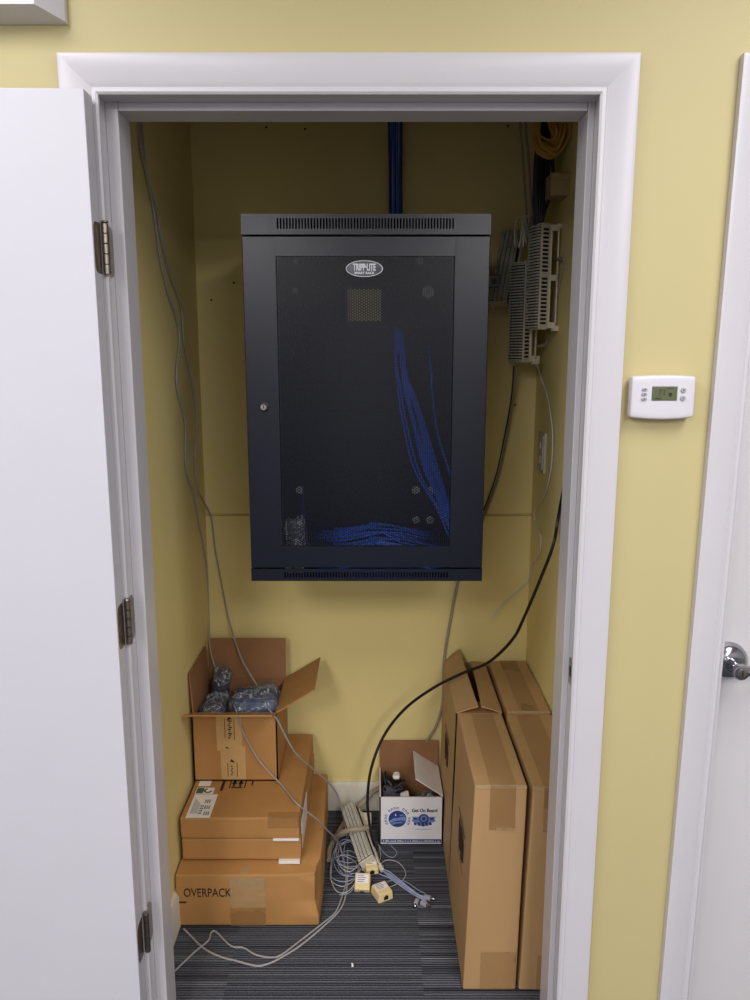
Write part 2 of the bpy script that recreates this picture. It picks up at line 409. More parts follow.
def smallprint(n, u0, w):
    sm = MB(); sm.plate(u0, u0+n*.0026, -.0317, -.0312, T @ Matrix.Translation((0, 0, .0297)), .0006)
    for k in range(n): sm.plate(u0+k*.0026, u0+k*.0026+w, -.0335+.0006*(k % 2), -.0312, T @ Matrix.Translation((0, 0, .0297)), .0006)
    return sm
smallprint(7, -.026, .0015).build('printing', M['grayink'], th)
smallprint(4, .018, .0016).build('printing', M['grayink'], th)

# ------------------------------------------------------------------ white box high on the wall, top left
wx = thing('wall_box', (-.80, 0, 2.15), 'white wall-mounted box with sloping sides high at the left above the open door', 'wall box')
mb = MB()
x0, x1, z0, z1 = -1.10, -.545, 2.150, 2.36
def ring(i, y): return [(x0+i, y, z0+i*.25), (x1-i, y, z0+i*.25), (x1-i, y, z1-i*.6), (x0+i, y, z1-i*.6)]
rs = [ring(0, 0), ring(0, -.014), ring(.030, -.060), ring(.033, -.063)]
vs = sum(rs, []); fs = [(3, 2, 1, 0), (12, 13, 14, 15)]
for a in range(3):
    for k in range(4): fs.append((a*4+k, a*4+(k+1) % 4, a*4+4+(k+1) % 4, a*4+4+k))
mb.add(vs, fs).build('housing', M['plastic'], wx, angle=20)
MB().rbox(x0+.06, x1-.055, -.0655, -.062, z0+.022, z1-.035, .0015).build('front_panel', M['plastic'], wx)

# ------------------------------------------------------------------ server cabinet
CX, CYF, CZ0, CZ1 = -.0215, .434, .999, 1.905
W2 = .2985
cab = thing('server_cabinet', (CX, CYF, CZ0), 'large black wall-mounted network cabinet with perforated door in the closet', 'network cabinet')
bx0, bx1, by0, by1 = CX-W2+.008, CX+W2-.008, CYF+.018, YB-.012
zt, zb = CZ1-.046, CZ0+.032
sh = MB()
sh.box(bx0, bx0+.003, by0, by1, zb, zt).box(bx1-.003, bx1, by0, by1, zb, zt)
# rear panel with a cable opening that shows the wall
hx0, hx1, hz0, hz1 = CX-.064, CX+.042, 1.680, 1.778
sh.box(bx0, hx0, by1-.003, by1, zb, zt).box(hx1, bx1, by1-.003, by1, zb, zt).box(hx0, hx1, by1-.003, by1, zb, hz0).box(hx0, hx1, by1-.003, by1, hz1, zt)
for k in range(6):     # pressed stiffening ribs on the rear panel
    z = 1.12+k*.09
    sh.rbox(bx0+.07, bx1-.07, by1-.007, by1-.003, z, z+.012, .002)
sh.build('case', M['blackin'], cab)
def slotted(mb, x0, x1, z0, z1, y0, y1, sx0, sx1, sz0, sz1, n):
    """front bar with n vertical slots cut right through"""
    mb.box(x0, sx0, y0, y1, z0, z1).box(sx1, x1, y0, y1, z0, z1).box(sx0, sx1, y0, y1, z0, sz0).box(sx0, sx1, y0, y1, sz1, z1)
    p = (sx1-sx0)/n
    for i in range(n): mb.box(sx0+i*p+p*.55, sx0+(i+1)*p, y0, y1, sz0, sz1)
tc = MB(); slotted(tc, CX-W2, CX+W2, CZ1-.047, CZ1, CYF, CYF+.003, CX-.213, CX+.213, CZ1-.034, CZ1-.010, 58)
tc.box(CX-W2, CX-W2+.003, CYF+.003, by1, CZ1-.047, CZ1).box(CX+W2-.003, CX+W2, CYF+.003, by1, CZ1-.047, CZ1)
tc.box(CX-W2, CX+W2, CYF+.003, by1, CZ1-.003, CZ1).box(CX-W2, CX+W2, CYF+.003, CYF+.03, CZ1-.047, CZ1-.044)
tc.box(CX-W2, CX+W2, by1-.003, by1, CZ1-.050, CZ1)
tc.build('top_cover', M['black'], cab)
bc = MB(); slotted(bc, CX-W2, CX+W2, CZ0, CZ0+.032, CYF, CYF+.003, CX-.213, CX+.213, CZ0+.009, CZ0+.024, 58)
bc.box(CX-W2, CX-W2+.003, CYF+.003, by1, CZ0, CZ0+.032).box(CX+W2-.003, CX+W2, CYF+.003, by1, CZ0, CZ0+.032).box(CX-W2, CX+W2, CYF+.003, by1, CZ0, CZ0+.003)
bc.box(CX-W2, CX+W2, by1-.003, by1, CZ0, CZ0+.036)
bc.build('bottom_cover', M['black'], cab)
# door
dz0, dz1 = CZ0+.036, CZ1-.051
mx0, mx1, mz0, mz1 = CX-.2155, CX+.2125, 1.091, 1.808
df = MB(); yf0, yf1 = CYF-.004, CYF+.014
df.rbox(CX-W2+.001, mx0, yf0, yf1, dz0, dz1, .0025).rbox(mx1, CX+W2-.001, yf0, yf1, dz0, dz1, .0025)
df.box(mx0-.003, mx1+.003, yf0, yf1, dz0+.002, mz0).box(mx0-.003, mx1+.003, yf0, yf1, mz1, dz1-.002)
cdoor = df.build('door', M['black'], cab)
pm = MB(); p = .0064; ph = p/math.sqrt(3); dx = 1.5*ph       # hexagonal holes, neighbours stacked vertically
cols = int((mx1-mx0)/dx)+1; rows = int((mz1-mz0)/p)+1
yy0, yy1 = CYF+.000, CYF+.0012
for c in range(cols):
    xc = mx0+c*dx
    for r_ in range(rows):
        zc = mz0+r_*p+(p/2 if c % 2 else 0)
        if xc > mx1+.001 or zc > mz1+.002: continue
        o_ = [(xc+ph*math.cos(PI/3*k), zc+ph*math.sin(PI/3*k)) for k in range(6)]
        i_ = [(xc+ph*.72*math.cos(PI/3*k), zc+ph*.72*math.sin(PI/3*k)) for k in range(6)]
        vs = [(x, yy0, z) for x, z in o_]+[(x, yy0, z) for x, z in i_]+[(x, yy1, z) for x, z in i_]
        fs = []
        for k in range(6):
            k2 = (k+1) % 6
            fs += [(k, k2, 6+k2, 6+k), (6+k, 6+k2, 12+k2, 12+k)]
        pm.add(vs, fs)
pm.build('perforated_panel', M['black'], cdoor)
lk = MB(); T = FRONT((CX-.2535, yf0, 1.448))
lk.lathe([(.0125, 0), (.0125, .003), (.010, .0045)], 24, 0, T).lathe([(.0085, .0045), (.0085, .012), (.007, .0135)], 24, 1, T).box(-.001, .001, -.004, .004, .0135, .0140, 2, T)
lk.build('lock', [M['blackin'], M['chrome'], M['dark']], cdoor)
T = FRONT((CX-.004, yy0-.0005, 1.7785))
MB().lathe([(.0445, 0), (.0445, .003), (.042, .0042)], 48, 0, T, 1, .43).build('badge', M['badge'], cdoor)
bl = MB()
for k in range(48):
    a, b = 2*PI*k/48, 2*PI*(k+1)/48
    q = [(.0445*math.cos(a), .0192*math.sin(a)), (.0445*math.cos(b), .0192*math.sin(b)), (.0425*math.cos(b), .0177*math.sin(b)), (.0425*math.cos(a), .0177*math.sin(a))]
    bl.prism(q, .0036, .0046, 0, T)
for q_, (du, dv) in enumerate(((-.0006, -.0004), (.0006, -.0004), (-.0006, .0004), (.0006, .0004))):
    bl.text('TRIPP·LITE', .054, T @ Matrix.Translation((du, .0035+dv, .0042)), .0008+.0002*q_, height=.0155)
    bl.text('SMART RACK', .048, T @ Matrix.Translation((du*.5, -.0100+dv*.5, .0042)), .0008+.0002*q_, height=.0056)
bl.build('badge_lettering', M['badgetext'], cdoor)
for z in (1.79, 1.44, 1.10):
    MB().lathe([(.004, z-.02), (.005, z-.019), (.005, z+.019), (.004, z+.02)], 12, 0, Matrix.Translation((CX+W2-.003, CYF+.017, 0))).build('door_hinge', M['black'], cab)
# inside: mounting rails with square holes, bolts holding the case to the wall
for sx in (-1, 1):
    rl = MB(); xa = CX+sx*.2415
    rl.box(xa-.012, xa+.012, .52, .523, zb, zt).box(xa+sx*.010, xa+sx*.012, .523, .55, zb, zt)
    for k in range(44):
        z = zb+.02+k*.0185
        if z < zt-.02: rl.box(xa-.0045, xa+.0045, .519, .5205, z-.0045, z+.0045, 1)
    rl.build('mounting_rail', [M['blackin'], M['dark']], cab)
for (bx, bz, br) in ((.165, 1.768, .019), (-.248, 1.774, .009), (.139, 1.862, .012), (-.244, 1.862, .009), (-.244, 1.144, .013), (.133, 1.144, .013), (.179, 1.141, .014), (.134, 1.045, .012), (.180, 1.045, .013), (-.245, 1.051, .011)):
    T = FRONT((bx, by1-.003, bz))
    b = MB().lathe([(br, 0), (br, .002), (br*.9, .003)], 24, 0, T)
    b.prism([(br*.6*math.cos(PI/3*k), br*.6*math.sin(PI/3*k)) for k in range(6)], .003, .010, 0, T).lathe([(br*.3, .010), (br*.3, .014)], 12, 1, T)
    b.build('bolt', [M['zinc'], M['steel']], cab)
sl = MB(); sl.rbox(CX+W2-.008, .328, .598, .625, 1.750, 1.781, .003).box(.306, .319, .5965, .600, 1.758, 1.772, 1)
sl.build('side_latch', [M['blackin'], M['dark']], cab)

# blue cables hanging inside the cabinet (one cord each)
GC = 'blue cords hanging inside the cabinet'
cl_ = [(.062, .976, 1.66), (.064, .950, 1.61), (.068, .920, 1.554), (.070, .900, 1.485), (.085, .860, 1.381), (.119, .780, 1.239), (.179, .700, 1.134), (.220, .660, 1.060), (.25, .62, 1.03)]
cr_ = [(.088, .976, 1.64), (.090, .950, 1.58), (.096, .920, 1.515), (.120, .900, 1.455), (.156, .860, 1.351), (.182, .800, 1.252), (.207, .720, 1.165), (.232, .660, 1.095), (.26, .62, 1.05)]
for i in range(11):
    t = (0, .12, .38, .48, .56, .63, .70, .77, .84, .91, 1)[i]; j = lambda s: random.uniform(-s, s)
    pts = [tuple(a+(b-a)*t+j(.005)*min(1, k/2) for a, b in zip(p, q)) for k, (p, q) in enumerate(zip(cl_, cr_))]
    tag(MB().tube(pts, .0030, 8, 8).build('network_cable', M['bluecable']), 'blue network cord hanging in the bundle inside the black cabinet', 'cable', GC)
tag(MB().tube([(.166, .976, 1.60), (.173, .920, 1.524), (.175, .900, 1.470), (.187, .840, 1.353), (.209, .760, 1.266), (.233, .700, 1.193), (.255, .66, 1.14)], .0030, 8).build('network_cable', M['bluecable']), 'single blue network cord hanging apart, rightmost inside the black cabinet', 'cable')
tag(MB().tube([(-.205, .70, 1.20), (-.200, .64, 1.14), (-.192, .60, 1.09), (-.180, .58, 1.045)], .0028, 8).tube([(-.214, .70, 1.16), (-.212, .64, 1.12), (-.208, .60, 1.08), (-.20, .58, 1.045)], .0028, 8).build('network_cable', M['darkblue']), 'short blue cord looped at the left near the cabinet bottom', 'cable')
GL = 'blue cords lying on the cabinet bottom'
for i in range(16):
    z = 1.007+.0068*(i // 4); y = .50+.125*(i % 4)+.012*(i//4)
    xa = -.165+random.uniform(-.03, .03)+.012*(i//4); xb = .185+random.uniform(-.02, .02)-.012*(i//4)
    pts = [(xa, y+.02, z), (xa+.05, y-.01, z+.008), (xa+.13, y+random.uniform(-.01, .01), z+.020), (random.uniform(-.02, .05), y+.006, z+random.uniform(.018, .030)), (xb-.10, y, z+.018), (xb-.03, y-.012, z+.006), (xb, y+.015, z)]
    tag(MB().tube(pts, .0036, 8, 6).build('network_cable', M['bluecable']), 'blue network cord in the coil lying on the bottom of the black cabinet', 'cable', GL)
# clear bag of mounting screws left in the cabinet
hb = thing('hardware_bag', (-.21, .5, CZ0+.003), 'small clear bag of screws standing at the lower left inside the cabinet', 'bag')
def crumple(amp, sc, seed=0.):
    def fn(p):
        n = noise.noise_vector(Vector(p)*sc+Vector((seed, seed, seed))); return Vector(p)+n*amp
    return fn
MB().rbox(-.237, -.186, .490, .516, CZ0+.004, 1.150, .010, 6, crumple(.008, 30)).build('plastic_wrap', M['film'], hb)
sc = MB(); random.seed(3)
for k in range(26):
    c = Vector((random.uniform(-.228, -.195), random.uniform(.499, .508), random.uniform(CZ0+.012, 1.118))); d = Vector((random.uniform(-1, 1), random.uniform(-.3, .3), random.uniform(-1, 1))).normalized()*.008
    sc.tube([c-d, c+d], .0026, 6, smooth=False); sc.tube([c+d, c+d*1.25], .0052, 8, smooth=False)
sc.build('screws', M['steel'], hb, stuff=True)

# blue cables rising from the top of the cabinet
GT = 'blue cords rising behind the cabinet top'
for i in range(7):
    x = .043+.0062*i; y = .955+.012*(i % 2)
    tag(MB().tube([(x+.002, y, CZ1+.0005), (x+random.uniform(-.002, .002), y, 2.1), (x+random.uniform(-.003, .003), y, 2.3), (x, y, 2.6)], .0034, 8).build('riser_cable', M['bluecable' if i % 3 else 'darkblue']), 'blue cord in the bundle rising from the cabinet top to the ceiling', 'cable', GT)

# ------------------------------------------------------------------ punch-down blocks on the right wall
def punch_block(loc, rot, L, label, tag_group=None, W=.056):
    root = thing('punch_down_block', loc, label, 'punch-down block', tag_group); root.rotation_euler = rot
    # local: face towards -x, length along z, width along y
    MB().rbox(-.018, .012, -W/2, W/2, 0, L, .003).build('block_body', M['cream'], root, local=True)
    cl = MB(); n = 34
    for c in range(4):
        y = -W/2+.008+c*(W-.016)/3
        for k in range(n):
            z = .008+k*(L-.016)/(n-1)
            cl.box(-.026, -.0185, y-.0045, y+.0045, z-.0020, z+.0020)
    MB().box(-.0188, -.0175, -W/2+.003, W/2-.003, .004, L-.004).build('gap_shade_plate', M['slate'], root, local=True)  # added dark plate that stands in for shade in the gaps between clips
    cl.build('clips', M['clip'], root, local=True)
    for s in (-1, 1):
        fn = MB(); y0, y1 = sorted((s*W/2, s*(W/2+.0012)))
        n2 = 24
        for k in range(n2):
            z = .012+(k+.5)*(L-.024)/n2
            if abs(k-n2/2) > .8: fn.box(-.012, .006, y0, y1, z-.0030, z+.0030)
        fn.build('wire_slots', M['dark'], root, local=True)
    br = MB()
    br.rbox(.012, .016, -W/2-.004, W/2+.004, .004, L-.004, .001)
    for s in (-1, 1):
        for z0 in (.004, L*.5-.01, L-.02):
            br.rbox(.012, .040, s*W/2-.002, s*W/2+.002, z0, z0+.016, .001)
        br.rbox(.036, .040, s*W/2-.002, s*W/2+.002, .0, L, .001)
    br.rbox(.030, .056, -W/2-.004, -W/2+.010, -.004, .010, .002).rbox(.050, .056, -W/2-.004, -W/2+.010, -.004, .020, .002)
    br.rbox(.030, .050, -W/2-.004, -W/2+.010, L-.012, L, .002)
    br.build('bracket', M['ivory'], root, local=True)
    return root
punch_block((.460, .74, 1.645), (0, 0, R(22)), .285, 'cream punch-down block hanging vertically, frontmost of the cluster on the right closet wall')
punch_block((.425, .82, 1.553), (0, 0, R(40)), .285, 'cream punch-down block hanging lowest in the cluster on the right closet wall')
punch_block((.368, .87, 1.722), (0, R(25), R(60)), .240, 'punch-down block tilted to the left, nearest the black cabinet')
# empty stand-off bracket on the wall behind them
eb = MB()
eb.tube([(.470, .86, 1.86), (.512, .84, 1.845)], .006, 8, smooth=False).tube([(.512, .672, 1.827), (.512, .76, 1.72), (.510, .857, 1.605)], .006, 8)
eb.tube([(.470, .86, 1.86), (.500, .815, 1.849), (.512, .672, 1.827)], .006, 8).tube([(.470, .86, 1.86), (.472, .86, 1.74), (.482, .88, 1.60)], .005, 8).tube([(.482, .88, 1.60), (.510, .857, 1.605)], .005, 8, smooth=False)
tag(origin_to(eb.build('standoff_bracket', M['tancable']), (.49, .8, 1.7)), 'empty stand-off bracket on the right closet wall behind the punch-down blocks', 'bracket')
# cables feeding the blocks from above
GB = 'slate cords feeding the punch-down blocks'
random.seed(5)
for i in range(12):
    t = i/11; x = .440+.045*t; y = .74+.05*(i % 3)
    tag(MB().tube([(x+.030, y+.02, 2.6), (x+.020+random.uniform(-.01, .01), y, 2.28), (x+.008, y, 2.13), (x+random.uniform(-.006, .006), y-.01, 2.02), (.445+.02*t, y-.01, 1.95), (.44+.025*t, y, 1.90)], .0048, 8, 6).build('feed_cable', M['navy' if i % 3 else 'blackcable']), 'slate cord in the bundle coming down onto the punch-down blocks', 'cable', GB)
GW = 'loose wires tufted above the punch-down blocks'
for i in range(7):
    a = random.uniform(0, 6.28); x, y = .430+random.uniform(-.012, .02), .79+random.uniform(-.03, .03)
    pts = [(x, y, 1.885), (x-.015+.012*math.cos(a), y-.02+.015*math.sin(a), 1.92+random.uniform(0, .03)), (x-.025+.02*math.sin(a), y-.03, 1.93+random.uniform(-.02, .03)), (x-.02+.02*math.cos(a), y-.03, 1.87)]
    tag(MB().tube(pts, .0014, 6, 6).build('loose_wire', M['greycable' if i % 2 else 'whitecable']), 'thin loose wire looped in the tuft above the punch-down blocks', 'wire', GW)
GY = 'yellow cords coiled at the top right'
for i in range(15):
    t = i/14; y = .67+.07*random.random(); d = random.uniform(-.005, .005)
    x_ = .012; pts = [(.505-.065*t, y, 2.6), (.505-.060*t+d, y, 2.30), (.503-.050*t, y, 2.20), (.495-.030*t+d, y-.01, 2.145+.014*t), (.472-.010*t, y, 2.098+.045*t), (.440+d, y, 2.105+.035*t), (.424, y+.02, 2.135+.030*t), (.428-.004*t, y+.04, 2.21), (.436, y+.05, 2.32), (.44, y+.05, 2.6)]
    pts = [(min(a+x_, XR-.005), b_, c_) for a, b_, c_ in pts]
    tag(MB().tube(pts, .0034, 8, 6).build('yellow_cable', M['yellowcable']), 'yellow cord in the looped coil at the top right of the closet', 'cable', GY)
for i, (x, lab) in enumerate(((.395, 'dark grey cord falling left of the yellow coil at the top right, leftmost'), (.410, 'dark grey cord falling left of the yellow coil at the top right, nearer the coil'))):
    tag(MB().tube([(x, .80, 2.6), (x+.005, .80, 2.25), (x+.018, .80, 2.12), (x+.03, .80, 2.0), (x+.04, .80, 1.90)], .0035, 8).build('feed_cable', M['tancable']), lab, 'cable')
wbk = MB().rbox(.464, XR-.0005, .66, .745, 1.990, 2.048, .003)
tag(origin_to(wbk.build('wood_block', M['wood']), (.49, .72, 2.03)), 'small bare wood block fixed high on the right closet wall', 'wood block')
# wall plate on the right wall
wp = thing('wall_plate', (XR, .86, 1.225), 'painted wall jack plate on the right closet wall below the punch-down blocks', 'wall plate')
MB().rbox(XR-.008, XR, .815, .905, 1.222, 1.345, .002).build('plate', M['cream'], wp)
MB().rbox(XR-.0115, XR-.0075, .822, .834, 1.232, 1.335, .0015).build('cover_strip', M['cream'], wp)
TT = LEFT((XR-.008, .866, 1.285))
MB().rbox(-.012, .012, .008, .030, 0, .004, .001, 0, None, 0, TT).rbox(-.012, .012, -.034, -.012, 0, .004, .001, 0, None, 0, TT).build('jack', M['cream'], wp)

# ------------------------------------------------------------------ long cables
def cable(name, pts, r, m, label, seg=8, n=10, cat='cable'):
    o = MB().tube(pts, r, seg, n).build(name, M[m]); return tag(origin_to(o, pts[-1]), label, cat)
cable('grey_cable', [(-.552, .42, 2.6), (-0.552, 0.437, 2.099), (-0.552, 0.470, 2.016), (-0.552, 0.518, 1.952), (-0.552, 0.543, 1.894), (-0.552, 0.571, 1.813), (-0.552, 0.639, 1.730), (-0.552, 0.709, 1.674), (-0.552, 0.733, 1.620), (-0.552, 0.683, 1.531), (-0.552, 0.689, 1.473), (-0.552, 0.755, 1.384), (-0.552, 0.742, 1.287), (-0.552, 0.756, 1.228), (-0.552, 0.831, 1.147), (-0.552, 0.889, 1.039), (-0.552, 0.945, 0.942), (-0.556, 0.985, 0.841), (-0.558, 0.985, 0.709), (-0.543, 0.922, 0.633), (-0.527, 0.905, 0.572), (-0.504, 0.880, 0.527), (-0.471, 0.820, 0.515)], .0028, 'greycable', 'grey cable down the left closet wall into the open carton, left of its pair', n=6)
cable('grey_cable', [(-.552, .44, 2.6), (-0.552, 0.462, 2.106), (-0.552, 0.488, 1.999), (-0.552, 0.551, 1.938), (-0.552, 0.606, 1.847), (-0.552, 0.669, 1.780), (-0.552, 0.767, 1.709), (-0.552, 0.785, 1.612), (-0.552, 0.839, 1.529), (-0.552, 0.893, 1.440), (-0.552, 0.905, 1.354), (-0.552, 0.867, 1.298), (-0.552, 0.872, 1.176), (-0.552, 0.960, 1.109), (-0.538, 0.992, 1.053), (-0.529, 0.992, 0.949), (-0.517, 0.992, 0.863), (-0.498, 0.992, 0.735), (-0.466, 0.932, 0.664), (-0.434, 0.895, 0.597), (-0.405, 0.870, 0.559), (-0.379, 0.840, 0.531), (-0.365, 0.80, 0.52)], .0028, 'greycable', 'grey cable crossing from the left closet wall over the rear wall into the open carton', n=6)
cable('grey_cable', [(-0.349, 0.740, 0.529), (-0.314, 0.668, 0.527), (-0.292, 0.655, 0.505), (-0.246, 0.680, 0.391), (-0.205, 0.740, 0.308), (-0.144, 0.820, 0.196), (-0.117, 0.860, 0.111), (-0.097, 0.856, 0.004), (-0.085, 0.673, 0.004), (-0.086, 0.553, 0.004), (-0.101, 0.481, 0.004), (-0.148, 0.409, 0.004), (-0.203, 0.341, 0.004), (-0.248, 0.300, 0.004), (-0.278, 0.279, 0.004), (-0.311, 0.271, 0.004), (-0.366, 0.288, 0.004), (-0.409, 0.302, 0.004), (-0.463, 0.334, 0.004), (-0.532, 0.405, 0.004)], .0027, 'greycable', 'grey cable from the right front corner of the open carton down to the carpet', n=6)
cable('grey_cable', [(-0.441, 0.740, 0.529), (-0.417, 0.668, 0.533), (-0.407, 0.654, 0.508), (-0.393, 0.654, 0.463), (-0.360, 0.652, 0.396), (-0.337, 0.648, 0.363), (-0.313, 0.645, 0.335), (-0.286, 0.640, 0.308), (-0.256, 0.589, 0.307), (-0.224, 0.530, 0.308), (-0.197, 0.545, 0.273), (-0.171, 0.570, 0.234), (-0.145, 0.630, 0.159), (-0.126, 0.700, 0.086), (-0.112, 0.750, 0.02), (-0.100, 0.700, 0.004), (-0.088, 0.609, 0.004), (-0.100, 0.523, 0.004), (-0.115, 0.468, 0.004), (-0.149, 0.424, 0.004), (-0.204, 0.360, 0.004), (-0.249, 0.303, 0.009), (-0.276, 0.300, 0.004), (-0.317, 0.309, 0.004), (-0.354, 0.334, 0.004), (-0.389, 0.341, 0.004), (-0.440, 0.393, 0.004), (-0.453, 0.390, 0.004), (-0.455, 0.360, 0.004), (-0.482, 0.320, 0.004), (-0.519, 0.254, 0.004)], .0025, 'greycable', 'grey cable crossing the front of the open carton and stack to the carpet', n=6)
cable('coax_cable', [(.508, .27, 2.6), (.508, .28, 2.1), (.508, .37, 1.7), (.508, .49, 1.36), (0.507, 0.592, 1.147), (0.487, 0.560, 1.064), (0.459, 0.580, 0.959), (0.426, 0.620, 0.835), (0.402, 0.660, 0.754), (0.345, 0.720, 0.661), (0.276, 0.770, 0.606), (0.189, 0.800, 0.545), (0.099, 0.820, 0.465), (0.032, 0.820, 0.375), (-0.010, 0.800, 0.275), (-0.024, 0.780, 0.174), (-0.016, 0.760, 0.084), (0.003, 0.739, 0.010)], .0046, 'blackcable', 'thick black cable arching over the tall cartons down to the carpet', seg=10)
cable('tan_conduit', [(0.426, 0.860, 1.543), (0.430, 0.930, 1.438), (0.421, 0.991, 1.291), (0.399, 0.991, 1.177), (0.360, 0.991, 1.061), (0.301, 0.991, 0.910), (0.276, 0.991, 0.827), (0.249, 0.991, 0.667), (0.234, 0.991, 0.542), (0.233, 0.991, 0.416), (0.213, 0.991, 0.324), (0.183, 0.991, 0.268), (0.139, 0.992, 0.190)], .0050, 'tancable', 'grey-tan cable falling from the punch-down blocks behind the cabinet to the white carton')
cable('thin_black_cable', [(0.417, 0.860, 1.543), (0.425, 0.940, 1.437), (0.413, 0.996, 1.290), (0.390, 0.996, 1.176), (0.351, 0.996, 1.060), (0.314, 0.996, 0.959)], .0022, 'blackcable', 'thin black cable beside the grey-tan one right of the cabinet')
cable('white_cable', [(0.478, 0.820, 1.549), (0.505, 0.886, 1.507), (0.510, 0.818, 1.459), (0.510, 0.755, 1.404), (0.510, 0.716, 1.335), (0.510, 0.726, 1.247), (0.510, 0.792, 1.162), (0.510, 0.926, 1.083), (0.510, 0.887, 1.040), (0.510, 0.824, 1.025), (0.510, 0.842, 0.963), (0.511, 0.950, 0.900), (0.508, 0.970, 0.852), (0.446, 0.960, 0.790), (0.412, 0.950, 0.759), (0.377, 0.930, 0.721)], .0022, 'whitecable', 'thin white cable drooping along the right closet wall with a loose end')
cable('tan_conduit', [(.06, .984, .10), (.0, .975, .085), (-.035, .955, .06), (-.075, .93, .03), (-.115, .86, .012), (-.145, .76, .009), (-.1448, .70, .009)], .0085, 'tancable', 'stiff tan cable from behind the white carton running left on the carpet')

# ------------------------------------------------------------------ cartons
def crease(p0, p1, m=None): pass
def closed_carton(name, x0, x1, y0, y1, z0, z1, m, label, cat='carton', group=None, n=5, fn=None, r=.005):
    root = thing(name, ((x0+x1)/2, (y0+y1)/2, z0), label, cat, group)
    MB().rbox(x0, x1, y0, y1, z0, z1, r, n, fn).build('carton_body', M[m], root)
    return root

# bottom carton with crushed corner
def crushed(p):
    x, y, z = p
    k = max(0, 1-((x+.155)**2+(y-.435)**2)**.5/.12)*min(1, max(0, z-.03)/.05)
    q = Vector(p)
    f = abs((x+.155)*.9+(z-.150)*1.0)                       # one diagonal fold below the corner
    if y < .5: q += Vector((-.012*k, .016*k, -.010*k))+Vector((0, .010, 0))*max(0, 1-f/.02)*k
    if z > .15: q.z += .004*math.sin((x+.5)*8)*math.sin((y-.43)*6)-.004*max(0, 1-(y-.435)/.05)
    if x > -.17: q.x += .004*math.sin((y-.4)*9)
    if y < .45: q.y -= .004*math.sin((z/.165)*PI)+.002*noise.noise(Vector((x*18, z*18, 3)))
    return q
def ridged(amp, sc, seed=0.):
    o_ = Vector((seed, seed*.7, seed*1.3))
    def fn(p):
        q = Vector(p); n = noise.noise(q*sc+o_); m_ = noise.noise(q*sc*2.3+o_)
        return q+noise.noise_vector(q*sc*.5+o_)*amp*1.2+noise.noise_vector(o_+q*3).normalized()*0+Vector((0, -.3, 1))*amp*(.6-2.2*abs(n)-.8*abs(m_))
    return fn
op = closed_carton('overpack_carton', -.549, -.153, .438, .965, 0, .163, 'carton', 'brown carton with black lettering and crushed corner, at the bottom of the left stack', n=22, fn=crushed)
T = FRONT((-.460, .4345, .107))
tx_ = MB(); tx_.text('OVERPACK', .132, T, .0012, height=.026)
tx_.plate(-.083, -.060, -.032, -.028, T, .0012)
tx_.build('lettering', M['ink'], op)
MB().rbox(-.398, -.300, .4325, .4350, .060, .153, .0005, 4, crumple(.0012, 60)).build('shiny_tape', M['shinytape'], op)
MB().rbox(-.398, -.300, .4328, .4350, .004, .064, .0005, 4, crumple(.001, 40)).build('brown_tape', M['tape'], op)
MB().rbox(-.372, -.345, .445, .495, .1600, .1626, .0005, 4, crumple(.0008, 60)).build('top_tape', M['shinytape'], op)

op.location.x -= .005; op.location.y -= .016
# two flat cartons
lowc = closed_carton('flat_carton', -.546, -.209, .474, .962, .1685, .2345, 'carton', 'flat brown carton lying directly on the bottom carton of the left stack', n=8, fn=crumple(.0018, 9))
topc = closed_carton('flat_carton', -.546, -.212, .470, .965, .2375, .302, 'carton', 'flat brown carton with white shipping labels, under the open carton', n=8, fn=crumple(.0016, 9, 4))
MB().rbox(-.287, -.214, .466, .4735, .2325, .2385, .001).build('packing_slip', M['paper'], lowc, label='white slip between the two flat cartons')
MB().rbox(-.272, -.212, .462, .474, .1640, .1725, .0008).build('packing_slip', M['paper'], lowc, label='white slip at the bottom edge')
MB().rbox(-.2105, -.2075, .505, .66, .185, .268, .0008).build('side_label', M['paper'], topc, label='white label on the right side')
MB().rbox(-.300, -.2125, .4675, .4705, .272, .3015, .0006).rbox(-.300, -.2125, .470, .497, .3013, .3032, .0006).build('brown_tape', M['tape'], topc)
zt_ = .3030
lb = MB(); T = TOP((-.530, .468, zt_)); lb.plate(0, .068, 0, .118, T, .0008)
lb.build('shipping_label', M['paper'], topc)
lp = MB(); T2 = TOP((-.530, .468, zt_+.0008))
for k in range(9): lp.plate(.046+.006*(k % 3)-.004*(k//3), .050+.006*(k % 3)-.004*(k//3), .012+.030*(k//3), .030+.030*(k//3), T2, .0003)
for k in range(4): lp.plate(.030, .040, .018+.012*k, .025+.012*k, T2, .0003)
for k in range(6): lp.plate(.008+.0035*k, .0095+.0035*k, .02, .095-.005*k, T2, .0003)
lp.build('label_print', M['grayink'], topc)
MB().plate(-.531, -.478, .590, .622, TOP((0, 0, zt_)), .0008).build('small_label', M['paper'], topc)
gp = MB(); T3 = TOP((0, 0, zt_+.0008)); gp.plate(-.529, -.508, .592, .620, T3, .0003)
for k in range(10):
    a = PI*(.6+k*.14); b = PI*(.6+(k+1)*.14); c = Vector((-.495, .606))
    gp.prism([(c.x+.013*math.cos(a), c.y+.013*math.sin(a)), (c.x+.013*math.cos(b), c.y+.013*math.sin(b)), (c.x+.007*math.cos(b), c.y+.007*math.sin(b)), (c.x+.007*math.cos(a), c.y+.007*math.sin(a))], 0, .0003, 0, T3)
gp.build('green_print', M['greenink'], topc)
MB().plate(-.531, -.495, .632, .660, TOP((0, 0, zt_)), .0008).build('small_label', M['paper'], topc)
ip = MB(); T4 = TOP((0, 0, zt_))
ip.plate(-.461, -.453, .606, .660, T4)                                   # handling marks: bar, this-way-up pair between bars
